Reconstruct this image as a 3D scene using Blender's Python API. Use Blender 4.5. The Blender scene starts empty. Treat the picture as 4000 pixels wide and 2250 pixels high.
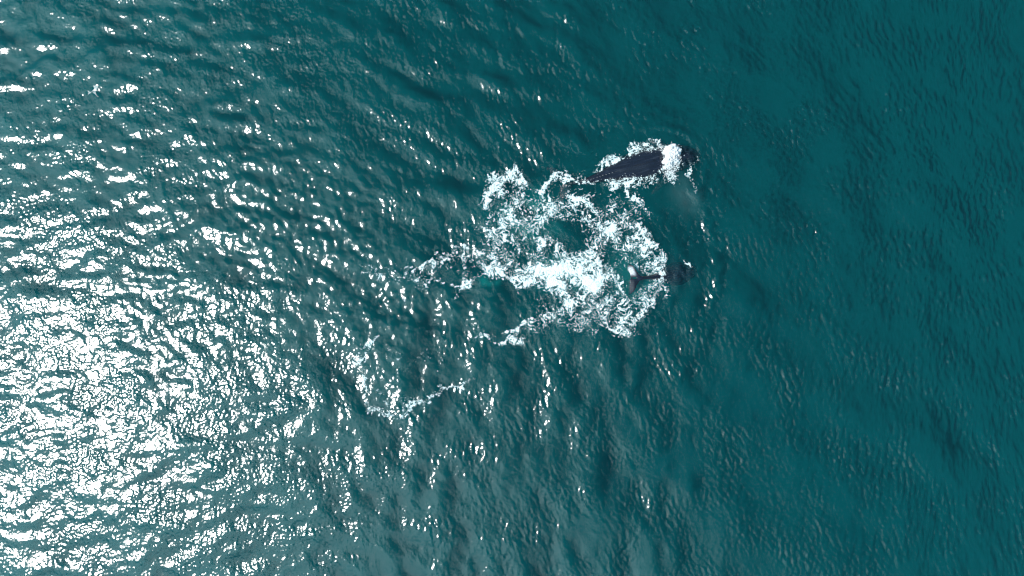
import bpy, math, random
import numpy as np
from math import radians as R
from mathutils import Vector

sc = bpy.context.scene
C = sc.collection
PX = 46.0                      # photograph pixels per metre at the water line
HC = 58.0                      # height of the drone above the water

# ------------------------------------------------------------------ camera
cam_d = bpy.data.cameras.new('camera')
cam = bpy.data.objects.new('camera', cam_d); C.objects.link(cam)
cam.location = (0, 0, HC); cam.rotation_euler = (0, 0, 0)
cam_d.sensor_width = 36; cam_d.lens = 18.0 / (2000.0 / PX / HC)
cam_d.clip_start = 0.5; cam_d.clip_end = 5000
sc.camera = cam

# ------------------------------------------------------------------ sun + sky
SUN = Vector((-0.655, -0.165, 1.0)).normalized()
EXPO = 0.12
sc.view_settings.view_transform = 'Standard'; sc.view_settings.look = 'None'
sc.view_settings.exposure = EXPO; sc.view_settings.gamma = 1
sl = bpy.data.lights.new('sun', 'SUN'); sl.energy = 4.8; sl.angle = R(0.55); sl.color = (1, 0.97, 0.92)
so = bpy.data.objects.new('sun', sl); C.objects.link(so)
so.rotation_euler = SUN.to_track_quat('Z', 'Y').to_euler(); so.location = SUN * 100
W = bpy.data.worlds.new('World'); sc.world = W; W.use_nodes = True
nt = W.node_tree; nt.nodes.clear(); N = nt.nodes.new; L = nt.links.new
sky = N('ShaderNodeTexSky'); sky.sky_type = 'NISHITA'; sky.sun_disc = False
sky.sun_elevation = math.asin(SUN.z); sky.sun_rotation = math.atan2(SUN.x, SUN.y); sky.dust_density = 0.4
def mth(nt, op, a, b=None, c=None, clamp=False):
    n = nt.nodes.new('ShaderNodeMath'); n.operation = op; n.use_clamp = clamp
    for i, v in enumerate((a, b, c)):
        if v is None: continue
        if isinstance(v, (int, float)): n.inputs[i].default_value = v
        else: nt.links.new(v, n.inputs[i])
    return n.outputs[0]
def ramp(nt, fac, stops, interp='LINEAR'):
    n = nt.nodes.new('ShaderNodeValToRGB'); n.color_ramp.interpolation = interp
    e = n.color_ramp.elements
    while len(e) < len(stops): e.new(0.5)
    for i, (p, c) in enumerate(stops):
        e[i].position = p; e[i].color = (c, c, c, 1) if isinstance(c, (int, float)) else (*c, 1)
    nt.links.new(fac, n.inputs[0]); return n.outputs[0]
bg = N('ShaderNodeBackground'); L(sky.outputs[0], bg.inputs[0]); bg.inputs[1].default_value = 0.05
# bright thin cloud spreading over the sun's half of the sky
tc = N('ShaderNodeTexCoord'); sp = N('ShaderNodeSeparateXYZ'); L(tc.outputs['Generated'], sp.inputs[0])
zz = mth(nt, 'MAXIMUM', sp.outputs[2], 0.05)
u = mth(nt, 'DIVIDE', sp.outputs[0], zz); v = mth(nt, 'DIVIDE', sp.outputs[1], zz)
cmb = N('ShaderNodeCombineXYZ'); L(u, cmb.inputs[0]); L(v, cmb.inputs[1])
cn = N('ShaderNodeTexNoise'); L(cmb.outputs[0], cn.inputs['Vector']); cn.inputs['Scale'].default_value = 6.0; cn.inputs['Detail'].default_value = 5
edge = mth(nt, 'ADD', mth(nt, 'ADD', mth(nt, 'MULTIPLY', u, -0.8), mth(nt, 'MULTIPLY', v, -0.75)), mth(nt, 'MULTIPLY', mth(nt, 'SUBTRACT', cn.outputs[0], 0.5), 2.1))
cov = ramp(nt, mth(nt, 'ADD', edge, 0.5), [(0.65, 0.0), (0.70, 1.0)])
# fade far from the sun
du = mth(nt, 'SUBTRACT', u, SUN.x / SUN.z); dv = mth(nt, 'MULTIPLY', mth(nt, 'SUBTRACT', v, SUN.y / SUN.z), 1.3)
d2 = mth(nt, 'SQRT', mth(nt, 'ADD', mth(nt, 'MULTIPLY', du, du), mth(nt, 'MULTIPLY', dv, dv)))
glow = ramp(nt, mth(nt, 'DIVIDE', d2, 2.0), [(0.0, 1.0), (0.12, 0.75), (0.36, 0.62), (0.55, 0.22), (0.8, 0.0)])
bc = N('ShaderNodeBackground'); bc.inputs[0].default_value = (0.70, 0.97, 0.97, 1)
cn2 = N('ShaderNodeTexNoise'); L(cmb.outputs[0], cn2.inputs['Vector']); cn2.inputs['Scale'].default_value = 9.0; cn2.inputs['Detail'].default_value = 4
thin = mth(nt, 'MULTIPLY', ramp(nt, cn2.outputs[0], [(0.48, 0.0), (0.54, 1.0)]), 0.6)  # unseen bluish patches added to the sky, to vary the reflection in the ripples
L(mth(nt, 'MULTIPLY', mth(nt, 'MULTIPLY', cov, glow), 2.6), bc.inputs[1])
bt = N('ShaderNodeBackground'); bt.inputs[0].default_value = (0.08, 0.62, 1.0, 1); L(thin, bt.inputs[1])
add = N('ShaderNodeAddShader'); add2 = N('ShaderNodeAddShader'); L(bg.outputs[0], add2.inputs[0]); L(bt.outputs[0], add2.inputs[1]); L(add2.outputs[0], add.inputs[0]); L(bc.outputs[0], add.inputs[1])
wo = N('ShaderNodeOutputWorld'); L(add.outputs[0], wo.inputs[0])

cy = sc.cycles
cy.max_bounces = 6; cy.volume_bounces = 1; cy.transparent_max_bounces = 12
cy.glossy_bounces = 2; cy.diffuse_bounces = 2; cy.caustics_reflective = False; cy.caustics_refractive = False
cy.sample_clamp_indirect = 3.0; cy.use_denoising = True; cy.denoiser = 'OPENIMAGEDENOISE'; cy.denoising_prefilter = 'ACCURATE'
cy.pixel_filter_type = 'BLACKMAN_HARRIS'; cy.filter_width = 1.3

# ------------------------------------------------------------------ helpers
def wx(px): return (np.asarray(px, float) - 2000.0) / PX
def wy(py): return (1125.0 - np.asarray(py, float)) / PX
def tag(o, label=None, cat=None, group=None, kind=None):
    if label: o['label'] = label
    if cat: o['category'] = cat
    if group: o['group'] = group
    if kind: o['kind'] = kind
    return o
def mesh_np(name, co, faces, mat, smooth=True, parent=None):
    me = bpy.data.meshes.new(name)
    co = np.ascontiguousarray(co, np.float32); faces = np.ascontiguousarray(faces, np.int32)
    nf, k = faces.shape
    me.vertices.add(len(co)); me.vertices.foreach_set('co', co.ravel())
    me.loops.add(nf * k); me.loops.foreach_set('vertex_index', faces.ravel())
    me.polygons.add(nf); me.polygons.foreach_set('loop_start', np.arange(0, nf * k, k, dtype=np.int32))
    me.polygons.foreach_set('use_smooth', np.full(nf, smooth))
    me.update(calc_edges=True); me.materials.append(mat)
    o = bpy.data.objects.new(name, me); C.objects.link(o)
    if parent: o.parent = parent
    return o
def attr(o, name, vals):
    a = o.data.attributes.new(name, 'FLOAT', 'POINT'); a.data.foreach_set('value', np.ascontiguousarray(vals, np.float32).ravel())
def newmat(name):
    m = bpy.data.materials.new(name); m.use_nodes = True; m.node_tree.nodes.clear(); return m, m.node_tree

# ---------- filtered noise fields
def field(nx, ny, dx, lam, seed, width=0.35, ang=None, spread=2.0):
    """random field: wavelength lam (m), log width, optional travel angle (deg) with cos^n spreading; unit std"""
    rng = np.random.default_rng(seed)
    f = np.fft.rfft2(rng.standard_normal((ny, nx)))
    ky = np.fft.fftfreq(ny, dx)[:, None]; kx = np.fft.rfftfreq(nx, dx)[None, :]
    k = np.sqrt(kx * kx + ky * ky) + 1e-9
    A = np.exp(-(np.log(k * lam) / width) ** 2 / 2) / k
    if ang is not None:
        c = np.abs(np.cos(np.arctan2(ky, kx) - R(ang))); A = A * c ** spread
    h = np.fft.irfft2(f * A, s=(ny, nx)); return (h / h.std()).astype(np.float32)
def unitslope(h, dx):
    gy, gx = np.gradient(h, dx); return h / np.sqrt((gx * gx + gy * gy).mean())
def sstep(a, b, x):
    t = np.clip((x - a) / (b - a), 0, 1); return t * t * (3 - 2 * t)
def blob(X, Y, px, py, rx, ry, rot=0.0):
    """soft ellipse in photo pixels -> 1 inside, 0 outside"""
    x = X - wx(px); y = Y - wy(py); c, s = math.cos(R(rot)), math.sin(R(rot))
    a = (x * c + y * s) / (rx / PX); b = (-x * s + y * c) / (ry / PX)
    return np.exp(-(a * a + b * b))

# ------------------------------------------------------------------ sea heights
DX = 0.06; X0, X1, Y0, Y1 = -51.0, 51.0, -30.0, 30.0
NX = int(round((X1 - X0) / DX)) + 1; NY = int(round((Y1 - Y0) / DX)) + 1
gx1 = X0 + np.arange(NX) * DX; gy1 = Y0 + np.arange(NY) * DX
GX, GY = np.meshgrid(gx1.astype(np.float32), gy1.astype(np.float32))
def F(lam, seed, **k): return unitslope(field(NX, NY, DX, lam, seed, **k), DX)
# weights of the two swell trains
wB = sstep(-26, -8, GX) * sstep(4, -6, GY) * sstep(22, 8, GX) * 0.85 + 0.12
wA = sstep(6, -14, GX) * 0.7 + sstep(-2, 8, GY) * sstep(14, 0, GX) * 0.8 + 0.15
wA = np.clip(wA, 0, 1)
slick = np.clip(blob(GX, GY, 1180, 840, 420, 260) * 0.9 + blob(GX, GY, 640, 1180, 200, 170) * 0.7 + blob(GX, GY, 1560, 1240, 260, 260) + blob(GX, GY, 1890, 1180, 110, 110) * 1.1, 0, 1)
lw = sstep(-6, -22, GX)
H = (0.078 + 0.012 * lw) * wA * (F(3.0, 1, ang=64, spread=4, width=0.45) * (1 - lw) + F(2.6, 11, ang=99, spread=2.5, width=0.6) * lw)
H += 0.080 * wB * F(3.4, 17, ang=8, spread=4, width=0.5)
H += 0.03 * F(7.0, 3, ang=50, spread=1)
right = sstep(2, 16, GX)
H += (0.046 - 0.022 * right) * F(1.3, 4, ang=30, spread=1, width=0.5)
gust = 0.65 + 0.35 * np.clip(field(NX, NY, DX, 6.0, 9, width=0.5), -1.4, 1.6)
rip = F(0.60, 5, ang=8, spread=1.7, width=0.45)
rip2 = F(0.33, 6, width=0.42)
left = sstep(0, -22, GX)
H += ((0.122 - 0.072 * left) * rip * gust + (0.055 + 0.032 * left - 0.02 * left * sstep(0, 18, GY)) * rip2 * (0.5 + 0.5 * gust / 0.65)) * (1 - 0.75 * slick)
H += 0.10 * slick * F(0.9, 7, width=0.4)
# rings pushed out to the right by the diving animal and the bow wave of the other
r = np.hypot(GX - wx(2400), (GY - wy(1060)) * 0.78); th = np.arctan2(GY - wy(1060), GX - wx(2400))
patch = np.clip(0.75 + 0.6 * field(NX, NY, DX, 2.0, 12, width=0.5), 0, 2)
rw = patch * np.exp(-((r - 8.6) / 1.1) ** 2) * sstep(1.35, 0.7, np.abs(th))
H += 0.03 * rw * rip + 0.05 * rw * np.cos(2 * np.pi * (r - 8.6) / 1.9)
r2 = np.hypot(GX - wx(2380), GY - wy(1040)); rw2 = np.exp(-((r2 - 5.9) / 0.8) ** 2) * sstep(2.2, 1.3, np.abs(th))
H += 0.028 * patch * rw2 * np.cos(2 * np.pi * (r2 - 5.9) / 1.5)
r3 = np.hypot((GX - wx(2560)) * 0.8, GY - wy(650)); th3 = np.arctan2(GY - wy(650), GX - wx(2560))
rw3 = np.exp(-((r3 - 3.4) / 0.7) ** 2) * sstep(1.9, 0.9, np.abs(th3 - 0.4))
H += 0.03 * rw3 * np.cos(2 * np.pi * (r3 - 3.4) / 1.0)
# calmer around the emerging bodies
calm = np.clip(blob(GX, GY, 2470, 655, 230, 90, 12) + blob(GX, GY, 2500, 1085, 110, 90), 0, 1)
H *= (1 - 0.75 * calm)
H = H.astype(np.float32)
def hsample(x, y):
    fx = np.clip((x - X0) / DX, 0, NX - 1.001); fy = np.clip((y - Y0) / DX, 0, NY - 1.001)
    i = fx.astype(int); j = fy.astype(int); a = fx - i; b = fy - j
    return (H[j, i] * (1 - a) + H[j, i + 1] * a) * (1 - b) + (H[j + 1, i] * (1 - a) + H[j + 1, i + 1] * a) * b

# ------------------------------------------------------------------ water body
def grow(e, n=26, f=1.42):
    out = []; d = DX
    p = e
    for i in range(n):
        d *= f; p += d; out.append(p)
    return np.array(out)
ex = grow(X1); ey = grow(Y1)
ax = np.concatenate([-ex[::-1], gx1, ex]); ay = np.concatenate([-ey[::-1], gy1, ey])
nx, ny = len(ax), len(ay)
VX, VY = np.meshgrid(ax, ay); VZ = np.zeros_like(VX)
ne = len(ex); VZ[ne:ne + NY, ne:ne + NX] = H
fade = np.clip(np.minimum.reduce([VX - X0, X1 - VX, VY - Y0, Y1 - VY]) / 1.5, 0, 1)
VZ *= fade
idx = np.arange(nx * ny, dtype=np.int32).reshape(ny, nx)
top = np.stack([idx[:-1, :-1], idx[:-1, 1:], idx[1:, 1:], idx[1:, :-1]], -1).reshape(-1, 4)
co = np.stack([VX, VY, VZ], -1).reshape(-1, 3)
# skirt and bottom close the volume
ring = np.concatenate([idx[0, :-1], idx[:-1, -1], idx[-1, :0:-1], idx[:0:-1, 0]])
nb = len(co); low = co[ring].copy(); low[:, 2] = -30.0
k = len(ring); a = np.arange(k); b = (a + 1) % k
skirt = np.stack([ring[b], ring[a], nb + a, nb + b], -1)
cen = np.array([[0, 0, -30.0]]); co2 = np.concatenate([co, low, cen])
bot = np.stack([nb + b, nb + a, np.full(k, nb + k), np.full(k, nb + k)], -1)
m, nt = newmat('sea_water'); N = nt.nodes.new; L = nt.links.new
out = N('ShaderNodeOutputMaterial')
geo = N('ShaderNodeNewGeometry')
mp = N('ShaderNodeMapping'); L(geo.outputs['Position'], mp.inputs['Vector']); mp.inputs['Scale'].default_value = (1.0, 0.55, 1.0)
nz = N('ShaderNodeTexNoise'); L(mp.outputs[0], nz.inputs['Vector']); nz.inputs['Scale'].default_value = 7.5; nz.inputs['Detail'].default_value = 2.5
bmp = N('ShaderNodeBump'); L(nz.outputs[0], bmp.inputs['Height']); bmp.inputs['Distance'].default_value = 0.03; bmp.inputs['Strength'].default_value = 0.35
fr = N('ShaderNodeFresnel'); fr.inputs['IOR'].default_value = 1.62; L(bmp.outputs[0], fr.inputs['Normal'])
gl = N('ShaderNodeBsdfGlossy'); gl.distribution = 'BECKMANN'; gl.inputs['Roughness'].default_value = 0.195; L(bmp.outputs[0], gl.inputs['Normal'])
tr = N('ShaderNodeBsdfTransparent')
mx = N('ShaderNodeMixShader'); L(fr.outputs[0], mx.inputs[0]); L(tr.outputs[0], mx.inputs[1]); L(gl.outputs[0], mx.inputs[2])
L(mx.outputs[0], out.inputs['Surface'])
vs = N('ShaderNodeVolumeScatter'); vs.inputs['Color'].default_value = (0.0, 0.84, 0.95, 1); vs.inputs['Density'].default_value = 0.42; vs.inputs['Anisotropy'].default_value = 0.42
va = N('ShaderNodeVolumeAbsorption'); va.inputs['Color'].default_value = (0.0, 0.45, 0.53, 1); va.inputs['Density'].default_value = 0.34
ad = N('ShaderNodeAddShader'); L(vs.outputs[0], ad.inputs[0]); L(va.outputs[0], ad.inputs[1]); L(ad.outputs[0], out.inputs['Volume'])
water = mesh_np('water', co2, np.concatenate([top, skirt]), m)
import bmesh
bm = bmesh.new(); bm.from_mesh(water.data); bm.verts.ensure_lookup_table()
bm.faces.new([bm.verts[nb + i] for i in range(k)][::-1]); bm.verts.remove(bm.verts[nb + k]) 
bm.to_mesh(water.data); bm.free()
tag(water, 'teal sea surface with wind ripples and sun glitter around the whales', 'water', kind='structure')

# ------------------------------------------------------------------ foam
FD = 0.029
fx0, fx1, fy0, fy1 = wx(1340), wx(2860), wy(1700), wy(530)
fnx = int((fx1 - fx0) / FD); fny = int((fy1 - fy0) / FD)
fx = fx0 + np.arange(fnx) * FD; fy = fy0 + np.arange(fny) * FD
FX, FY = np.meshgrid(fx.astype(np.float32), fy.astype(np.float32))
PXX = FX * PX + 2000; PYY = 1125 - FY * PX
w1 = field(fnx, fny, FD, 2.2, 21, width=0.5); w2 = field(fnx, fny, FD, 2.2, 22, width=0.5)
w3 = field(fnx, fny, FD, 0.5, 23, width=0.5); w4 = field(fnx, fny, FD, 0.5, 24, width=0.5)
QX = PXX + 8 * w1 + 3.5 * w3; QY = PYY + 8 * w2 + 3.5 * w4
dens = np.zeros_like(FX)
def stroke(pts, w, s, org=(0, 0), sc_=1.0, soft=0.8):
    global dens
    pts = [((p[0] / sc_ + org[0]), (p[1] / sc_ + org[1])) for p in pts]
    xs = [p[0] for p in pts]; ys = [p[1] for p in pts]; mrg = w * 2.6 + 40
    i0 = max(0, int(((min(xs) - mrg - 2000) / PX - fx0) / FD)); i1 = min(fnx, int(((max(xs) + mrg - 2000) / PX - fx0) / FD))
    j0 = max(0, int(((1125 - max(ys) - mrg) / PX - fy0) / FD)); j1 = min(fny, int(((1125 - min(ys) + mrg) / PX - fy0) / FD))
    if i1 <= i0 or j1 <= j0: return
    qx = QX[j0:j1, i0:i1]; qy = QY[j0:j1, i0:i1]; best = np.full(qx.shape, 1e9, np.float32)
    if len(pts) == 1: best = np.hypot(qx - xs[0], qy - ys[0])
    for (ax_, ay_), (bx_, by_) in zip(pts[:-1], pts[1:]):
        ux, uy = bx_ - ax_, by_ - ay_; l2 = ux * ux + uy * uy + 1e-6
        t = np.clip(((qx - ax_) * ux + (qy - ay_) * uy) / l2, 0, 1)
        best = np.minimum(best, np.hypot(qx - ax_ - t * ux, qy - ay_ - t * uy))
    if w < 12: w = max(w, 8.5); s = 1 - (1 - s) * 0.42
    v = s * np.exp(-(best / w) ** 2 * soft)
    d = dens[j0:j1, i0:i1]; dens[j0:j1, i0:i1] = 1 - (1 - d) * (1 - np.clip(v, 0, 0.995))
Z4 = dict(org=(1800, 600), sc_=1.811); Z2 = dict(org=(2300, 530), sc_=5.596); Z5 = dict(org=(1350, 950), sc_=2.07)
# the arch and the left column
stroke([(150, 370), (205, 300), (235, 225), (300, 150), (370, 110), (420, 120), (440, 180), (500, 230), (575, 250), (620, 220), (640, 190)], 11, 0.85, **Z4)
stroke([(250, 230), (330, 170), (420, 190)], 24, 0.75, **Z4)
stroke([(185, 190), (240, 165)], 5, 0.6, **Z4)
stroke([(200, 300), (170, 370), (220, 430), (170, 520), (235, 600), (250, 650)], 17, 0.7, **Z4)
stroke([(230, 560), (290, 590), (280, 620)], 12, 0.7, **Z4)
stroke([(220, 640), (210, 740), (260, 800)], 12, 0.55, **Z4)
stroke([(250, 250), (320, 320), (340, 420), (300, 500)], 34, 0.55, **Z4)
stroke([(340, 470), (430, 500), (500, 560), (560, 620)], 18, 0.6, **Z4)
stroke([(380, 300), (460, 380), (520, 440), (440, 480)], 32, 0.45, **Z4)
stroke([(420, 560), (470, 610), (540, 640)], 12, 0.6, **Z4)
stroke([(500, 480), (590, 430), (650, 360)], 24, 0.55, **Z4)
stroke([(620, 380), (720, 400), (760, 350)], 26, 0.55, **Z4)
stroke([(775, 320), (860, 315), (925, 360), (970, 430), (1000, 500)], 15, 0.85, **Z4)
stroke([(800, 430), (900, 470), (960, 540)], 28, 0.55, **Z4)
stroke([(640, 560), (600, 590), (650, 620), (620, 640)], 8, 0.75, **Z4)
stroke([(690, 640), (700, 720)], 12, 0.75, **Z4)
stroke([(360, 600), (420, 660), (400, 760)], 26, 0.45, **Z4)
stroke([(560, 700), (650, 730), (560, 780)], 26, 0.6, **Z4)
stroke([(740, 720), (830, 700), (900, 720), (960, 620)], 22, 0.55, **Z4)
stroke([(950, 560), (1010, 640), (950, 740)], 24, 0.5, **Z4)
stroke([(1040, 420), (1080, 400), (1060, 480), (1150, 440), (1200, 420)], 20, 0.6, **Z4)
stroke([(1165, 195), (1190, 260), (1260, 330), (1290, 400), (1350, 440)], 9, 0.75, **Z4)
stroke([(1210, 290), (1250, 330)], 14, 0.6, **Z4)
stroke([(1060, 260), (1120, 340), (1250, 380)], 26, 0.33, **Z4)
# ring round the flukes
stroke([(1035, 545), (1100, 500), (1190, 500), (1280, 530), (1325, 590), (1330, 650)], 15, 0.93, **Z4)
stroke([(1040, 600), (1120, 560), (1220, 560)], 28, 0.55, **Z4)
stroke([(1330, 660), (1400, 710), (1428, 790), (1435, 880), (1415, 960), (1350, 1050), (1310, 1100), (1290, 1170), (1220, 1235), (1140, 1255), (1050, 1235), (1000, 1190)], 17, 0.85, **Z4)
stroke([(1360, 780), (1370, 880), (1355, 980)], 28, 0.72, **Z4)
stroke([(1060, 620), (1160, 680), (1260, 640)], 32, 0.42, **Z4)
stroke([(1080, 790), (1150, 770), (1220, 770)], 18, 0.6, **Z4)
stroke([(1090, 850), (1130, 920), (1150, 980)], 16, 0.72, **Z4)
stroke([(1000, 1060), (1100, 1080), (1250, 1020)], 42, 0.55, **Z4)
stroke([(1060, 1180), (1150, 1200), (1220, 1150)], 34, 0.62, **Z4)
stroke([(1210, 830), (1290, 800)], 30, 0.4, **Z4)
# the white core
stroke([(530, 830), (640, 815), (760, 800), (880, 830), (950, 870)], 30, 0.98, soft=0.7, **Z4)
stroke([(650, 880), (730, 960), (780, 1020)], 18, 0.95, **Z4)
stroke([(700, 860), (820, 880), (950, 930)], 44, 0.85, **Z4)
stroke([(960, 800), (980, 900), (960, 960)], 24, 0.9, **Z4)
stroke([(780, 980), (880, 1010), (960, 1090)], 44, 0.66, **Z4)
stroke([(560, 890), (600, 960), (700, 1050)], 36, 0.38, **Z4)
stroke([(480, 850), (560, 900), (640, 920)], 30, 0.6, **Z4)
stroke([(260, 800), (300, 860), (350, 890), (430, 905), (520, 900)], 16, 0.93, **Z4)
stroke([(330, 800), (400, 850)], 24, 0.65, **Z4)
stroke([(355, 890), (385, 950), (412, 1005)], 7, 0.85, **Z4)
stroke([(870, 760), (920, 720)], 26, 0.6, **Z4)
# lower strands
stroke([(310, 1262), (400, 1250), (460, 1190), (500, 1180)], 6, 0.75, **Z4)
stroke([(225, 1332), (340, 1328), (430, 1340)], 5, 0.7, **Z4)
stroke([(340, 1310), (400, 1320)], 10, 0.6, **Z4)
stroke([(480, 1230), (560, 1190), (640, 1160), (690, 1100), (760, 1070)], 17, 0.62, **Z4)
stroke([(620, 1140), (700, 1150)], 18, 0.6, **Z4)
stroke([(760, 1110), (860, 1160), (800, 1220)], 26, 0.5, **Z4)
stroke([(900, 1100), (940, 1200), (940, 1270)], 16, 0.6, **Z4)
# left strands
stroke([(235, 180), (270, 240), (300, 295)], 4, 0.55, **Z5)
stroke([(560, 240), (620, 180), (700, 105), (820, 95), (900, 40), (970, 30)], 8, 0.62, **Z5)
stroke([(580, 280), (590, 340)], 20, 0.5, **Z5)
stroke([(700, 130), (760, 160), (830, 120)], 9, 0.6, **Z5)
stroke([(640, 315), (720, 300), (790, 310)], 5, 0.7, **Z5)
stroke([(850, 330), (900, 350), (960, 320), (1040, 290), (1200, 250)], 7, 0.72, **Z5)
stroke([(950, 60), (960, 180), (960, 260), (1000, 330), (940, 380), (900, 430)], 11, 0.66, **Z5)
stroke([(1040, 40), (1060, 90), (1130, 110), (1110, 190), (1180, 220)], 10, 0.62, **Z5)
stroke([(880, 230), (980, 240)], 16, 0.5, **Z5)
stroke([(1250, 20), (1300, 130), (1200, 180)], 14, 0.5, **Z5)
stroke([(440, 400), (480, 440)], 6, 0.6, **Z5)
stroke([(110, 850), (190, 830), (240, 760)], 5, 0.6, **Z5)
stroke([(120, 900), (140, 1080), (150, 1200), (200, 1320)], 6, 0.45, **Z5)
stroke([(200, 1320), (250, 1375), (370, 1405), (480, 1370), (550, 1290)], 6, 0.75, **Z5)
stroke([(540, 1300), (620, 1280), (700, 1285), (760, 1210), (790, 1180)], 9, 0.78, **Z5)
stroke([(780, 1150), (830, 1175), (920, 1155), (1030, 1090)], 6, 0.78, **Z5)
stroke([(1060, 740), (1130, 765), (1180, 770)], 4, 0.7, **Z5)
# churned water round the swimming animal
stroke([(200, 620), (330, 530), (520, 530), (720, 540)], 12.8, 0.79, **Z2)
stroke([(250, 700), (420, 640), (640, 590)], 7.6, 0.73, **Z2)
stroke([(850, 420), (1000, 390), (1200, 400), (1450, 410), (1560, 420)], 7.6, 0.71, **Z2)
stroke([(900, 370), (1060, 220), (1200, 220), (1300, 260), (1430, 370)], 11.9, 0.69, **Z2)
stroke([(1100, 300), (1300, 330)], 20.0, 0.70, **Z2)
stroke([(1330, 80), (1480, 130), (1620, 200), (1720, 280)], 5.0, 0.55, **Z2)
stroke([(1480, 330), (1650, 300), (1750, 300)], 20.0, 0.62, **Z2)
stroke([(-150, 1000), (50, 1040), (260, 1000), (420, 960)], 11.0, 0.73, **Z2)
stroke([(480, 960), (640, 900), (820, 880)], 15.3, 0.83, **Z2)
stroke([(560, 1020), (740, 1010)], 18.7, 0.73, **Z2)
stroke([(820, 860), (930, 930), (1100, 960)], 6.8, 0.73, **Z2)
stroke([(1130, 970), (1280, 930), (1420, 920), (1490, 850)], 12.8, 0.83, **Z2)
stroke([(1540, 720), (1600, 620), (1640, 540)], 7.6, 0.77, **Z2)
stroke([(1560, 780), (1680, 700), (1800, 640)], 17.0, 0.62, **Z2)
stroke([(1840, 640), (1850, 800), (1790, 930)], 13.6, 0.67, **Z2)
stroke([(1650, 1010), (1780, 960)], 16.0, 0.40, **Z2)
stroke([(1930, 720), (2060, 640), (2180, 580)], 12.0, 0.42, **Z2)
stroke([(2320, 570), (2300, 700), (2250, 850)], 5.0, 0.42, **Z2)
stroke([(2170, 900), (2260, 1080), (2330, 1200)], 5.0, 0.42, **Z2)
stroke([(420, 1150), (520, 1150)], 14.0, 0.70, **Z2)
stroke([(600, 1080), (760, 1060), (850, 1130)], 18.0, 0.60, **Z2)
stroke([(1000, 1080), (1150, 1130), (1260, 1080)], 16.0, 0.60, **Z2)
stroke([(800, 1050), (880, 1160), (920, 1260)], 7.6, 0.77, **Z2)
stroke([(2160, 700), (2250, 708), (2330, 718)], 8, 0.66)
stroke([(2135, 745), (2150, 710), (2155, 690), (2200, 672), (2230, 690)], 9, 0.55)
stroke([(2170, 710), (2190, 740)], 16, 0.3)
stroke([(2240, 668), (2280, 690)], 12, 0.35)
stroke([(2600, 1000), (2608, 1060), (2606, 1110)], 12, 0.35)
stroke([(2670, 1030), (2690, 1055)], 8, 0.4)
stroke([(2330, 1120), (2440, 1250), (2540, 1290)], 60, 0.12)
stroke([(2612, 640), (2622, 612), (2632, 590)], 20, 0.99)
# broad thin webs between the strands
for pts, w_, s_ in [([(1960, 760), (1990, 860), (1960, 960)], 60, 0.34), ([(2060, 760), (2110, 850), (2080, 940)], 55, 0.34), ([(2180, 800), (2260, 830), (2330, 870)], 45, 0.32),
                    ([(1870, 900), (1900, 980), (1880, 1040)], 40, 0.32), ([(1650, 1040), (1760, 1010), (1860, 1000)], 38, 0.30), ([(1560, 1060), (1620, 1080)], 30, 0.28),
                    ([(2120, 1200), (2220, 1230), (2340, 1240)], 38, 0.34), ([(1980, 1320), (2080, 1290), (2180, 1270)], 24, 0.28), ([(2370, 940), (2440, 980), (2500, 960)], 45, 0.32),
                    ([(2400, 820), (2460, 870), (2500, 850)], 38, 0.28), ([(2380, 1040), (2420, 1100), (2400, 1150)], 26, 0.5), ([(1500, 1360), (1600, 1420), (1700, 1400)], 50, 0.22), ([(1440, 1040), (1560, 1080), (1700, 1060)], 36, 0.26), ([(1420, 1340), (1440, 1480), (1530, 1590)], 26, 0.26), ([(1560, 1560), (1640, 1560)], 26, 0.24),
                    ([(2480, 1010), (2540, 1040), (2560, 1130), (2500, 1180)], 30, 0.40), ([(2200, 730), (2300, 760)], 30, 0.22)]:
    stroke(pts, w_, s_ * (1.0 if pts[0][0] < 2000 else 0.8))
# lace pattern: filaments where the warped noise crosses zero, broken by a finer one
def uni(f): 
    s = np.sort(f[::7, ::7].ravel()); return np.interp(f, s, np.linspace(0, 1, len(s)))
w5 = field(fnx, fny, FD, 1.3, 45, width=0.5); w6 = field(fnx, fny, FD, 1.3, 46, width=0.5)
jj, ii_ = np.mgrid[0:fny, 0:fnx]
wi = np.clip(ii_ + (0.26 * w5 + 0.06 * w3) / FD, 0, fnx - 1).astype(int); wj = np.clip(jj + (0.26 * w6 + 0.06 * w4) / FD, 0, fny - 1).astype(int)
def swirl(f): return f[wj, wi]
la = np.abs(swirl(field(fnx, fny, FD, 0.70, 31, width=0.45))) ; lb = np.abs(swirl(field(fnx, fny, FD, 0.27, 32, width=0.45))); lc = field(fnx, fny, FD, 0.13, 33, width=0.4)
lace = uni(np.minimum(la, 0.25 + lb * 0.9) + 0.22 * lb + 0.04 * lc)
big = field(fnx, fny, FD, 1.9, 34, width=0.5)
d_eff = dens * (1 + 0.16 * big)
core = sstep(0.88, 0.985, dens)
keep = 0.76 * np.clip(d_eff, 0, 1.3) ** 1.2 + 0.24 * core - lace      # >0 is foam
fine = uni(np.minimum(np.abs(swirl(field(fnx, fny, FD, 0.19, 41, width=0.45))), np.abs(swirl(field(fnx, fny, FD, 0.36, 42, width=0.4)))))
keep = np.maximum(keep, np.minimum((d_eff ** 1.0 * 0.56 - fine) * 0.7, 0.14))
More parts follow.
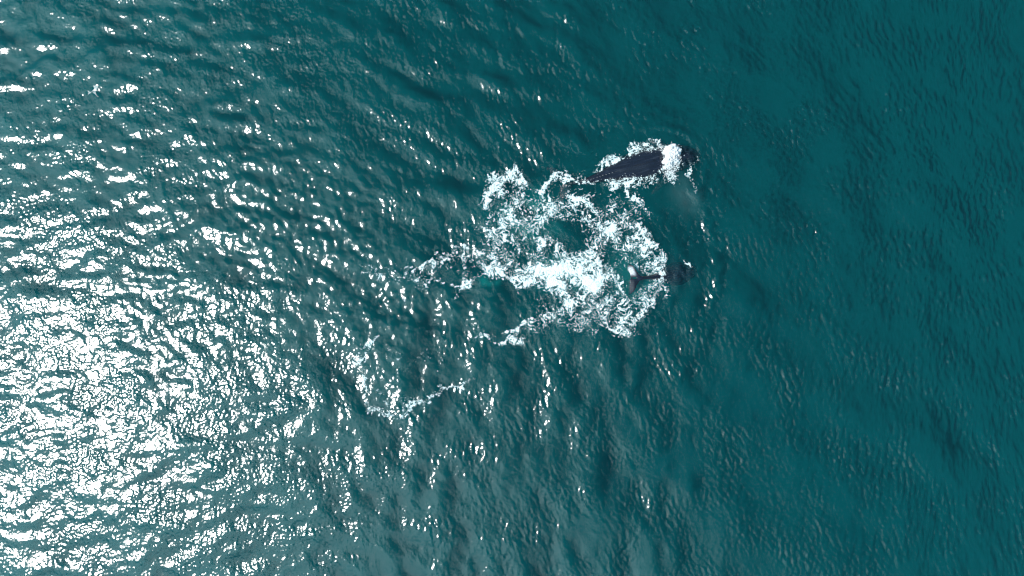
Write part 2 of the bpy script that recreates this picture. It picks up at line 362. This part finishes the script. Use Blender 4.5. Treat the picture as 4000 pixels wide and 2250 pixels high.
# nothing floats over the bare skin of the emerged back and flukes (filled in below)
SKIN = []
def build_foam():
    kp = keep > 0
    for poly in SKIN:
        inside = np.zeros(kp.shape, bool); n = len(poly)
        for i in range(n):
            (x1, y1), (x2, y2) = poly[i], poly[(i + 1) % n]
            c = ((y1 > PYY) != (y2 > PYY)) & (PXX < (x2 - x1) * (PYY - y1) / (y2 - y1 + 1e-9) + x1); inside ^= c
        kp &= ~inside
    cell = kp[:-1, :-1] & kp[1:, 1:] & kp[1:, :-1] & kp[:-1, 1:]
    ii = np.arange(fnx * fny, dtype=np.int64).reshape(fny, fnx)
    q = np.stack([ii[:-1, :-1], ii[:-1, 1:], ii[1:, 1:], ii[1:, :-1]], -1)[cell]
    use, inv = np.unique(q.ravel(), return_inverse=True)
    fz = hsample(FX, FY) + 0.022 + np.clip(keep, 0, 0.8) * (0.07 + 0.025 * lc) * (0.4 + dens)
    co = np.stack([FX, FY, fz], -1).reshape(-1, 3)[use]
    kk = np.clip(keep, 0, 1).ravel()[use]
    nv = len(co); q = inv.reshape(-1, 4)
    # closed slab: a lower sheet just under the upper one, joined along open edges
    low = co.copy(); low[:, 2] -= 0.018
    e = np.concatenate([q[:, [0, 1]], q[:, [1, 2]], q[:, [2, 3]], q[:, [3, 0]]])
    key = e[:, 0] * nv + e[:, 1]; rkey = e[:, 1] * nv + e[:, 0]
    be = e[~np.isin(key, rkey)]
    side = np.stack([be[:, 1], be[:, 0], be[:, 0] + nv, be[:, 1] + nv], -1)
    faces = np.concatenate([q, q[:, ::-1] + nv, side])
    o = mesh_np('sea_foam', np.concatenate([co, low]), faces, foam_mat)
    attr(o, 'body', np.concatenate([kk, kk]))
    tag(o, 'white lacy sea foam churned up around the two whales', 'foam', kind='stuff')
    return o
foam_mat, nt = newmat('foam'); N = nt.nodes.new; L = nt.links.new
out = N('ShaderNodeOutputMaterial'); at = N('ShaderNodeAttribute'); at.attribute_name = 'body'
geo = N('ShaderNodeNewGeometry'); nz = N('ShaderNodeTexNoise'); L(geo.outputs['Position'], nz.inputs['Vector']); nz.inputs['Scale'].default_value = 16; nz.inputs['Detail'].default_value = 6
al = mth(nt, 'ADD', mth(nt, 'MULTIPLY', at.outputs['Fac'], 2.0), mth(nt, 'MULTIPLY', mth(nt, 'SUBTRACT', nz.outputs[0], 0.5), 1.1))
al = mth(nt, 'ADD', al, 0.17, clamp=True)
df = N('ShaderNodeBsdfDiffuse'); df.inputs['Color'].default_value = (0.80, 0.92, 0.94, 1)
tl = N('ShaderNodeBsdfTranslucent'); tl.inputs['Color'].default_value = (0.70, 0.94, 0.93, 1)
mf = N('ShaderNodeMixShader'); mf.inputs[0].default_value = 0.28; L(df.outputs[0], mf.inputs[1]); L(tl.outputs[0], mf.inputs[2])
bmp = N('ShaderNodeBump'); L(nz.outputs[0], bmp.inputs['Height']); bmp.inputs['Distance'].default_value = 0.04; bmp.inputs['Strength'].default_value = 0.35; L(bmp.outputs[0], df.inputs['Normal'])
tr = N('ShaderNodeBsdfTransparent')
mx = N('ShaderNodeMixShader'); L(al, mx.inputs[0]); L(tr.outputs[0], mx.inputs[1]); L(mf.outputs[0], mx.inputs[2]); L(mx.outputs[0], out.inputs[0])

# ------------------------------------------------------------------ whales
def whale_mat():
    m, nt = newmat('whale_skin'); N = nt.nodes.new; L = nt.links.new
    out = N('ShaderNodeOutputMaterial'); p = N('ShaderNodeBsdfPrincipled'); L(p.outputs[0], out.inputs[0])
    tc = N('ShaderNodeTexCoord'); mp = N('ShaderNodeMapping'); L(tc.outputs['Object'], mp.inputs['Vector']); mp.inputs['Scale'].default_value = (0.5, 4.5, 4.5)
    n1 = N('ShaderNodeTexNoise'); L(mp.outputs[0], n1.inputs['Vector']); n1.inputs['Scale'].default_value = 1.6; n1.inputs['Detail'].default_value = 6
    n2 = N('ShaderNodeTexNoise'); L(tc.outputs['Object'], n2.inputs['Vector']); n2.inputs['Scale'].default_value = 14; n2.inputs['Detail'].default_value = 3
    sk = ramp(nt, n1.outputs[0], [(0.35, (0.005, 0.0065, 0.012)), (0.60, (0.010, 0.013, 0.024)), (0.8, (0.03, 0.034, 0.045))])
    at = N('ShaderNodeAttribute'); at.attribute_name = 'pale'
    wf = mth(nt, 'MULTIPLY', at.outputs['Fac'], ramp(nt, n2.outputs[0], [(0.30, 0.55), (0.6, 1.0)]), clamp=True)
    mc = N('ShaderNodeMixRGB'); L(wf, mc.inputs[0]); L(sk, mc.inputs[1]); mc.inputs[2].default_value = (0.62, 0.62, 0.64, 1)
    L(mc.outputs[0], p.inputs['Base Color'])
    L(ramp(nt, n1.outputs[0], [(0.3, 0.36), (0.7, 0.12)]), p.inputs['Roughness']); p.inputs['IOR'].default_value = 1.5
    b = N('ShaderNodeBump'); L(n1.outputs[0], b.inputs['Height']); b.inputs['Distance'].default_value = 0.06; b.inputs['Strength'].default_value = 0.5; L(b.outputs[0], p.inputs['Normal'])
    return m
SKIN_MAT = whale_mat()
def catmull(P, n):
    P = np.array(P, float); P = np.vstack([2 * P[0] - P[1], P, 2 * P[-1] - P[-2]]); out = []
    for i in range(1, len(P) - 2):
        for t in np.linspace(0, 1, n, endpoint=False):
            a, b, c, d = P[i - 1], P[i], P[i + 1], P[i + 2]
            out.append(0.5 * (2 * b + (c - a) * t + (2 * a - 5 * b + 4 * c - d) * t * t + (3 * b - a - 3 * c + d) * t ** 3))
    out.append(P[-2]); return np.array(out)
def loft(S, seg=40, n=10, ridge=0.0):
    """S rows: x y z halfwidth height_up height_down, tail to nose"""
    A = catmull(S, n); V = []; Fc = []
    tan = np.gradient(A[:, :3], axis=0); tan /= np.linalg.norm(tan, axis=1)[:, None]
    for i, row in enumerate(A):
        t = tan[i]; side = np.cross((0, 0, 1), t); side /= np.linalg.norm(side); up = np.cross(t, side)
        w, hu, hd = np.maximum(row[3:6], 0.01)
        for k in range(seg):
            a = 2 * math.pi * k / seg; ca, sa = math.cos(a), math.sin(a)
            h = hu if sa > 0 else hd
            rr = h * sa * abs(sa) ** 0.0
            if sa > 0.9: rr += ridge * (sa - 0.9) * 10 * min(1, w)
            V.append(row[:3] + side * w * ca * (1 - 0.12 * max(sa, 0)) + up * rr)
    n_ = len(A)
    for i in range(n_ - 1):
        for k in range(seg):
            a = i * seg + k; b = i * seg + (k + 1) % seg; Fc.append((a, b, b + seg, a + seg))
    V.append(A[0, :3]); V.append(A[-1, :3]); c0, c1 = len(V) - 2, len(V) - 1
    for k in range(seg):
        Fc.append((c0, (k + 1) % seg, k, k)); Fc.append((c1, (n_ - 1) * seg + k, (n_ - 1) * seg + (k + 1) % seg, c1))
    Fc = [tuple(dict.fromkeys(f)) for f in Fc]
    return [tuple(v) for v in V], Fc
def blade(lead, trail, thick, n=14):
    """thin tapering fin between a leading and a trailing edge (lists of 3-D points of equal length)"""
    a = catmull(lead, 5); b = catmull(trail, 5); V = []; Fc = []; m_ = 12
    for i in range(len(a)):
        f = 1 - i / (len(a) - 1); th = thick * (0.12 + 0.88 * f)
        ch = b[i] - a[i]
        nrm = np.array((0, 0, 1.0))
        for k in range(2 * m_):
            t = k / m_ if k < m_ else 2 - k / m_
            s = 1 if k < m_ else -1
            prof = math.sqrt(max(t, 0)) * (1 - t) * 2.2 * 0.5
            V.append(a[i] + ch * t + nrm * s * th * prof)
    r_ = 2 * m_
    for i in range(len(a) - 1):
        for k in range(r_):
            p = i * r_ + k; q = i * r_ + (k + 1) % r_; Fc.append((p, p + r_, q + r_, q))
    Fc.append(tuple(range(r_))); Fc.append(tuple((len(a) - 1) * r_ + k for k in range(r_))[::-1])
    return [tuple(v) for v in V], Fc
def sphere(c, r, seg=12):
    bm = bmesh.new(); bmesh.ops.create_icosphere(bm, subdivisions=2, radius=1)
    V = [(c[0] + v.co.x * r[0], c[1] + v.co.y * r[1], c[2] + v.co.z * r[2]) for v in bm.verts]
    Fc = [tuple(v.index for v in f.verts) for f in bm.faces]; bm.free(); return V, Fc
def join_remesh(name, parts, origin, mat, vox, smooth=3, rot=0.0):
    V = []; Fc = []
    for v, f in parts:
        o_ = len(V); V += v; Fc += [tuple(i + o_ for i in g) for g in f]
    me = bpy.data.meshes.new('tmp'); me.from_pydata(V, [], Fc); me.update()
    bm = bmesh.new(); bm.from_mesh(me); bmesh.ops.recalc_face_normals(bm, faces=bm.faces); bm.to_mesh(me); bm.free()
    o = bpy.data.objects.new('tmp', me); C.objects.link(o)
    r = o.modifiers.new('r', 'REMESH'); r.mode = 'VOXEL'; r.voxel_size = vox; r.use_smooth_shade = True
    s = o.modifiers.new('s', 'SMOOTH'); s.factor = 0.5; s.iterations = smooth
    dg = bpy.context.evaluated_depsgraph_get(); me2 = bpy.data.meshes.new_from_object(o.evaluated_get(dg))
    bpy.data.objects.remove(o)
    me2.materials.clear(); me2.materials.append(mat)
    n = len(me2.vertices); c = np.zeros(n * 3, np.float32); me2.vertices.foreach_get('co', c); c = c.reshape(-1, 3)
    world = c.copy()
    c = c - np.array(origin, np.float32); ca, sa = math.cos(-rot), math.sin(-rot)
    c2 = c.copy(); c2[:, 0] = c[:, 0] * ca - c[:, 1] * sa; c2[:, 1] = c[:, 0] * sa + c[:, 1] * ca
    me2.vertices.foreach_set('co', c2.ravel()); me2.update()
    me2.polygons.foreach_set('use_smooth', np.ones(len(me2.polygons), bool))
    ob = bpy.data.objects.new(name, me2); C.objects.link(ob); ob.location = origin; ob.rotation_euler = (0, 0, rot)
    return ob, world
def P(px, py, z): # photo pixel on the plane of height z -> world
    f = (HC - z) / HC; return (float(wx(px)) * f, float(wy(py)) * f, z)
# --- whale swimming at the surface
rows = []
for px, py, z, w, hu, hd in [
        (2215, 716, -0.55, 0.13, 0.14, 0.15), (2250, 714, -0.42, 0.17, 0.20, 0.22), (2290, 706, -0.27, 0.25, 0.30, 0.36), (2330, 695, -0.28, 0.42, 0.48, 0.60),
        (2375, 680, -0.32, 0.66, 0.66, 0.85), (2420, 668, -0.45, 0.98, 0.86, 1.10), (2470, 655, -0.62, 1.30, 1.04, 1.30), (2520, 643, -0.75, 1.48, 1.16, 1.40),
        (2565, 632, -0.85, 1.46, 1.12, 1.40), (2605, 623, -0.74, 1.32, 0.86, 1.30), (2640, 617, -0.62, 1.18, 0.62, 1.10), (2672, 613, -0.56, 1.04, 0.50, 0.90),
        (2700, 610, -0.54, 0.80, 0.40, 0.62), (2720, 607, -0.60, 0.50, 0.28, 0.36), (2732, 605, -0.66, 0.16, 0.12, 0.14)]:
    x, y, z = P(px, py, z); rows.append((x, y, z, w, hu, hd))
parts = [loft(rows, ridge=0.05)]
fl = [P(2232, 700, -0.5), P(2200, 672, -0.62), P(2160, 652, -0.75), P(2126, 650, -0.85)]
ft = [P(2195, 716, -0.58), P(2172, 702, -0.66), P(2146, 676, -0.78), P(2123, 652, -0.85)]
parts.append(blade(fl, ft, 0.16))
fl = [P(2240, 728, -0.5), P(2222, 750, -0.75), P(2208, 776, -0.95), P(2190, 800, -1.1)]
ft = [P(2195, 716, -0.58), P(2182, 735, -0.78), P(2180, 762, -0.97), P(2187, 800, -1.1)]
parts.append(blade(fl, ft, 0.16))
parts.append(blade([P(2425, 671, 0.30), P(2415, 673, 0.42), P(2402, 677, 0.58)], [P(2395, 678, 0.18), P(2394, 679, 0.34), P(2398, 678, 0.55)], 0.10))
# flippers sweep back from the shoulders under the surface
parts.append(blade([P(2618, 590, -1.1), P(2600, 560, -0.7), P(2570, 545, -0.6), P(2535, 548, -0.75)], [P(2585, 600, -1.1), P(2570, 585, -0.8), P(2550, 570, -0.7), P(2532, 553, -0.75)], 0.22))
parts.append(blade([P(2620, 665, -1.2), P(2605, 705, -1.6), P(2575, 745, -2.0), P(2535, 770, -2.4)], [P(2582, 668, -1.2), P(2570, 700, -1.65), P(2552, 730, -2.0), P(2531, 765, -2.4)], 0.22))
# knobs on the snout and the low splash guard ahead of the blowholes
rng = random.Random(4)
for i in range(26):
    t = rng.random(); px = 2655 + 62 * t; off = rng.choice((-1, 0, 1)) * (20 - 12 * t) + rng.uniform(-2, 2)
    r_ = rng.uniform(0.05, 0.085); x, y, z = P(px, 614 - 8 * t + off * 1.0, 0)
    zt = (-0.56 - 0.02 * t) + (0.47 - 0.14 * t) * math.sqrt(max(0.05, 1 - (off / 42.0) ** 2 * 2))
    parts.append(sphere((x, y, zt), (r_, r_, r_)))
parts.append(sphere(P(2632, 617, -0.12), (0.35, 0.2, 0.12)))
# knuckles along the spine of the tail stock
for i in range(9):
    t = i / 8; px = 2300 + 95 * t; py = 703 - 29 * t
    parts.append(sphere(P(px, py, 0.06 + 0.32 * math.sin(t * 1.5)), (0.10, 0.05, 0.06)))
whale, wco = join_remesh('whale', parts, P(2470, 655, -0.6), SKIN_MAT, 0.045, 2, math.atan2(26, 100))
attr(whale, 'pale', np.zeros(len(wco)))
tag(whale, 'dark whale swimming at the surface, broad wet back bare, white spray at the blowhole', 'whale', 'whales in the foam')
# blown outline of the bare back, in photo pixels
SKIN.append([(2292, 706), (2318, 690), (2360, 668), (2405, 647), (2432, 632), (2447, 615), (2480, 607), (2520, 610), (2560, 607), (2585, 616), (2588, 630), (2574, 655), (2568, 672), (2548, 684), (2510, 693), (2482, 690), (2460, 681), (2430, 680), (2408, 684), (2378, 698), (2350, 702), (2318, 705)])
# --- diving whale, flukes raised
rows = []
for px, py, z, w, hu, hd in [
        (2487, 1086, 0.62, 0.20, 0.07, 0.08), (2502, 1086, 0.55, 0.20, 0.13, 0.14), (2520, 1085, 0.40, 0.15, 0.19, 0.20), (2545, 1083, 0.12, 0.20, 0.26, 0.30),
        (2570, 1080, -0.22, 0.34, 0.38, 0.42), (2600, 1076, -0.50, 0.66, 0.50, 0.60), (2630, 1072, -0.76, 0.98, 0.62, 0.78), (2660, 1067, -0.84, 0.98, 0.62, 0.78),
        (2688, 1062, -0.82, 0.74, 0.48, 0.6), (2710, 1058, -0.90, 0.48, 0.34, 0.4), (2722, 1056, -0.85, 0.12, 0.1, 0.1)]:
    x, y, z = P(px, py, z); rows.append((x, y, z, w, hu, hd))
parts = [loft(rows)]
parts.append(blade([P(2507, 1080, 0.56), P(2497, 1070, 0.62), P(2484, 1051, 0.66), P(2472, 1036, 0.60), P(2453, 1026, 0.5)],
                   [P(2460, 1086, 0.74), P(2458, 1073, 0.80), P(2449, 1056, 0.78), P(2446, 1044, 0.66), P(2448, 1030, 0.52)], 0.13))
parts.append(blade([P(2507, 1092, 0.56), P(2498, 1100, 0.62), P(2488, 1118, 0.68), P(2478, 1140, 0.60), P(2454, 1158, 0.50)],
                   [P(2460, 1086, 0.74), P(2456, 1096, 0.80), P(2453, 1112, 0.80), P(2451, 1134, 0.68), P(2450, 1153, 0.52)], 0.13))
parts.append(blade([P(2640, 1095, -1.5), P(2650, 1120, -1.6), P(2640, 1145, -1.8), P(2622, 1160, -2.0)], [P(2618, 1092, -1.5), P(2622, 1115, -1.6), P(2620, 1138, -1.8), P(2619, 1157, -2.0)], 0.12))
parts.append(blade([P(2640, 1045, -1.5), P(2645, 1020, -1.6), P(2635, 1000, -1.8), P(2618, 985, -2.0)], [P(2618, 1050, -1.5), P(2618, 1028, -1.6), P(2616, 1005, -1.8), P(2614, 988, -2.0)], 0.12))
whale2, wco = join_remesh('whale', parts, P(2520, 1085, 0.4), SKIN_MAT, 0.032, 2, 0.05)
f = HC / (HC - wco[:, 2]); px_ = wco[:, 0] * f * PX + 2000; py_ = 1125 - wco[:, 1] * f * PX
up = np.exp(-(((px_ - 2466) * 0.9 + (py_ - 1058) * -0.35) / 11.5) ** 4 - (((py_ - 1058)) / 17) ** 4) * 1.1
dn = np.exp(-((px_ - 2466) / 11) ** 4 - ((py_ - 1118) / 24) ** 4) * 0.08
attr(whale2, 'pale', np.where(wco[:, 2] > 0.3, np.maximum(up, dn), 0))
tag(whale2, 'whale diving head down, its pale-patched tail flukes raised inside the ring of foam', 'whale', 'whales in the foam')
SKIN.append([(2447, 1050), (2452, 1080), (2447, 1105), (2446, 1150), (2438, 1140), (2437, 1100), (2441, 1070), (2436, 1050)])
SKIN.append([(2449, 1026), (2476, 1036), (2505, 1078), (2548, 1076), (2548, 1092), (2508, 1096), (2490, 1116), (2478, 1146), (2453, 1162), (2447, 1150), (2450, 1110), (2455, 1086), (2446, 1058), (2443, 1040)])
build_foam()

# ------------------------------------------------------------------ blow: burst of white water and drops
blow_mat, nt = newmat('spray_water'); N = nt.nodes.new; L = nt.links.new
out = N('ShaderNodeOutputMaterial'); d = N('ShaderNodeBsdfDiffuse'); d.inputs[0].default_value = (0.93, 0.95, 0.96, 1)
t = N('ShaderNodeBsdfTranslucent'); t.inputs[0].default_value = (0.93, 0.95, 0.96, 1); mm = N('ShaderNodeMixShader'); mm.inputs[0].default_value = 0.3
L(d.outputs[0], mm.inputs[1]); L(t.outputs[0], mm.inputs[2]); L(mm.outputs[0], out.inputs[0])
def drops(name, gen, n, seed, label, lumps=()):
    rng = np.random.default_rng(seed)
    base = np.array([(1, 0, 0), (-1, 0, 0), (0, 1, 0), (0, -1, 0), (0, 0, 1), (0, 0, -1)], float)
    tri = np.array([(0, 2, 4), (2, 1, 4), (1, 3, 4), (3, 0, 4), (2, 0, 5), (1, 2, 5), (3, 1, 5), (0, 3, 5)])
    V = []; Fc = []
    for i in range(n):
        c, r_ = gen(rng); s = rng.uniform(0.7, 1.5, 3) * r_
        V.append(base * s + np.array(c)); Fc.append(tri + 6 * i)
    V = np.concatenate(V); Fc = np.concatenate(Fc)
    if lumps:
        bm = bmesh.new(); bmesh.ops.create_icosphere(bm, subdivisions=3, radius=1)
        sv = np.array([v.co[:] for v in bm.verts]); sf = np.array([[v.index for v in f.verts] for f in bm.faces]); bm.free()
        LV = []; LF = []
        for c, r_ in lumps:
            j = 1 + 0.09 * rng.standard_normal(len(sv)); LF.append(sf + len(V) + len(sv) * len(LV)); LV.append(sv * j[:, None] * np.array(r_) + np.array(c))
        V = np.concatenate([V] + LV); Fc = np.concatenate([Fc] + LF)
    o = mesh_np(name, V, Fc, blow_mat, smooth=False)
    return tag(o, label, 'spray', kind='stuff')
def g_blow(rng):
    # white plume leaning along the line of the two blowholes, opening upward
    t = rng.random() ** 0.8; cx = 2612 + 26 * t + rng.normal() * (6 + 3 * t); cyy = 636 - 52 * t + rng.normal() * (9 - 2 * t)
    z = 0.05 + 0.9 * rng.random() ** 1.5; return P(cx, cyy, z), 0.02 + 0.06 * rng.random() ** 2
def g_blow2(rng):
    a = rng.uniform(0, 6.283); q = rng.normal() * 0.5; cx = 2625 + math.cos(a) * (20 + 18 * abs(q)); cyy = 610 + math.sin(a) * (30 + 16 * abs(q))
    return P(cx, cyy, 0.05 + 0.4 * rng.random()), 0.012 + 0.026 * rng.random()
def g_stream(rng):
    t = rng.random(); k_ = rng.integers(4); ex_, ey_ = ((2632, 700), (2600, 690), (2655, 580), (2575, 572))[k_]
    return P(2622 + (ex_ - 2622) * t + rng.normal() * 6, 628 + (ey_ - 628) * t + rng.normal() * 7, 0.06 + 0.3 * rng.random() * (1 - t)), 0.012 + 0.03 * rng.random()
def g_all(rng):
    if rng.random() < 0.22: return g_stream(rng)
    return g_blow(rng) if rng.random() < 0.72 else g_blow2(rng)
lr = random.Random(8); lumps = []
for i in range(90):
    t = lr.random(); cx = 2613 + 20 * t + lr.gauss(0, 8 + 5 * t); cyy = 638 - 52 * t + lr.gauss(0, 8)
    q = lr.uniform(0.12, 0.26); lumps.append((P(cx, cyy, 0.15 + 0.3 * lr.random()), (q, q * lr.uniform(0.7, 1.4), q * 0.7)))
drops('blow_spray', g_all, 3600, 5, 'dense white burst of spray over the blowhole of the surfaced whale', lumps)
allp = np.argwhere(dens > 0.80)
def g_splash(rng):
    j, i = allp[rng.integers(len(allp))]
    return (fx[i] + rng.normal() * 0.12, fy[j] + rng.normal() * 0.12, 0.1 + abs(rng.normal()) * 0.12), 0.01 + 0.022 * rng.random() ** 2
drops('splash_drops', g_splash, 3500, 6, 'fine white drops thrown up from the churned foam')

# ------------------------------------------------------------------ mist drifting from the blow, milky bubbles under the foam
def puff(name, c, r_, dens_, col, label, cat, sc_n=1.2, rz=0):
    bm = bmesh.new(); bmesh.ops.create_icosphere(bm, subdivisions=4, radius=1)
    me = bpy.data.meshes.new(name); bm.to_mesh(me); bm.free()
    o = bpy.data.objects.new(name, me); C.objects.link(o); o.location = c; o.scale = r_; o.rotation_euler = (0, 0, rz)
    m, nt = newmat(name + '_air'); N = nt.nodes.new; L = nt.links.new
    out = N('ShaderNodeOutputMaterial'); pv = N('ShaderNodeVolumePrincipled'); L(pv.outputs[0], out.inputs['Volume'])
    pv.inputs['Color'].default_value = (*col, 1)
    tc = N('ShaderNodeTexCoord'); ln = N('ShaderNodeVectorMath'); ln.operation = 'LENGTH'; L(tc.outputs['Object'], ln.inputs[0])
    nz = N('ShaderNodeTexNoise'); L(tc.outputs['Object'], nz.inputs['Vector']); nz.inputs['Scale'].default_value = sc_n; nz.inputs['Detail'].default_value = 3
    fall = ramp(nt, ln.outputs['Value'], [(0.0, 1.0), (0.95, 0.0)], 'EASE')
    nn = ramp(nt, nz.outputs[0], [(0.35, 0.0), (0.65, 1.0)])
    L(mth(nt, 'MULTIPLY', mth(nt, 'MULTIPLY', fall, nn), dens_), pv.inputs['Density'])
    me.materials.append(m)
    return tag(o, label, cat, kind='stuff')
puff('bubble_cloud', P(2210, 1070, -0.85), (4.4, 2.4, 0.68), 6.0, (0.10, 0.96, 0.93), 'pale turquoise cloud of bubbles under the whitest foam', 'bubbles', 1.5)
puff('bubble_cloud', P(2440, 1080, -0.85), (4.0, 4.6, 0.68), 1.5, (0.10, 0.92, 0.90), 'faint turquoise bubbles under the ring of foam round the flukes', 'bubbles', 2.0)
puff('bubble_cloud', P(1910, 1095, -0.8), (1.7, 0.8, 0.65), 4.5, (0.04, 0.97, 0.92), 'small turquoise bubble patch left of the foam', 'bubbles', 1.5)
puff('bubble_cloud', P(2060, 850, -0.85), (4.6, 4.0, 0.68), 2.2, (0.06, 0.95, 0.90), 'faint turquoise bubbles under the upper left loop of foam', 'bubbles', 2.4)
puff('mist', P(2678, 765, 1.6), (1.9, 3.2, 1.0), 0.11, (0.62, 0.95, 0.95), 'faint pale mist drifting over the water below the whale\'s head', 'mist', 1.6, 0.35)

# ------------------------------------------------------------------ tern
bm_, nt = newmat('tern_plumage'); N = nt.nodes.new; L = nt.links.new
out = N('ShaderNodeOutputMaterial'); p = N('ShaderNodeBsdfPrincipled'); p.inputs['Roughness'].default_value = 0.7; L(p.outputs[0], out.inputs[0])
at = N('ShaderNodeAttribute'); at.attribute_name = 'tone'
L(ramp(nt, at.outputs['Fac'], [(0.0, (0.015, 0.015, 0.018)), (0.4, (0.20, 0.26, 0.26)), (1.0, (0.85, 0.86, 0.84))]), p.inputs['Base Color'])
ZB = 8.0
def B(zx, zy, dz=0.0): return P(200 + zx / 6.44, 250 + zy / 6.44, ZB + dz)
rows = [(*B(1000, 716), 0.012, 0.01, 0.01), (*B(1030, 690), 0.025, 0.02, 0.02), (*B(1070, 662), 0.055, 0.045, 0.045), (*B(1120, 658), 0.062, 0.055, 0.06), (*B(1160, 663), 0.045, 0.04, 0.045), (*B(1182, 668, 0.01), 0.038, 0.036, 0.036), (*B(1200, 672), 0.012, 0.012, 0.012)]
parts = [loft(rows, seg=16, n=5)]
parts.append(blade([B(1150, 640), B(1170, 610, 0.05), B(1196, 572, 0.07), B(1160, 540, 0.06), B(1110, 528, 0.03)], [B(1075, 640), B(1060, 600, 0.04), B(1030, 552, 0.06), B(1060, 538, 0.05), B(1105, 526, 0.03)], 0.02))
parts.append(blade([B(1125, 690), B(1132, 730, 0.05), B(1145, 780, 0.07), B(1190, 815, 0.05), B(1235, 830, 0.02)], [B(1055, 688), B(1030, 712, 0.04), B(1105, 765, 0.06), B(1160, 835, 0.04), B(1230, 834, 0.02)], 0.02))
parts.append(blade([B(1015, 706), B(960, 690), B(915, 650)], [B(1000, 716), B(955, 722), B(918, 700)], 0.014))
parts.append(blade([B(1015, 722), B(970, 745), B(930, 775)], [B(1000, 714), B(955, 722), B(922, 735)], 0.014))
tern, tco = join_remesh('tern', parts, B(1100, 665), bm_, 0.008, 1)
c0 = np.array(B(1110, 660)); c1 = np.array(B(1190, 670))
dd = np.hypot(tco[:, 0] - c0[0], tco[:, 1] - c0[1]); hd = np.hypot(tco[:, 0] - c1[0], tco[:, 1] - c1[1])
tone = 0.45 + 0.55 * np.exp(-(dd / 0.10) ** 4); tone = np.where(hd < 0.05, 0.0, tone)
attr(tern, 'tone', tone)
tag(tern, 'small white tern with a dark head and forked tail flying over the glittering water', 'bird')
v, f_ = loft([(*B(1196, 671), 0.009, 0.009, 0.009), (*B(1212, 674), 0.006, 0.006, 0.006), (*B(1226, 677), 0.002, 0.002, 0.002)], seg=8, n=3)
bmat, nt = newmat('bill'); out = nt.nodes.new('ShaderNodeOutputMaterial'); p = nt.nodes.new('ShaderNodeBsdfPrincipled'); p.inputs['Base Color'].default_value = (0.03, 0.02, 0.02, 1); nt.links.new(p.outputs[0], out.inputs[0])
me = bpy.data.meshes.new('bill'); me.from_pydata([tuple(np.array(q) - np.array(tern.location)) for q in v], [], f_); me.materials.append(bmat)
bill = bpy.data.objects.new('bill', me); C.objects.link(bill); bill.parent = tern
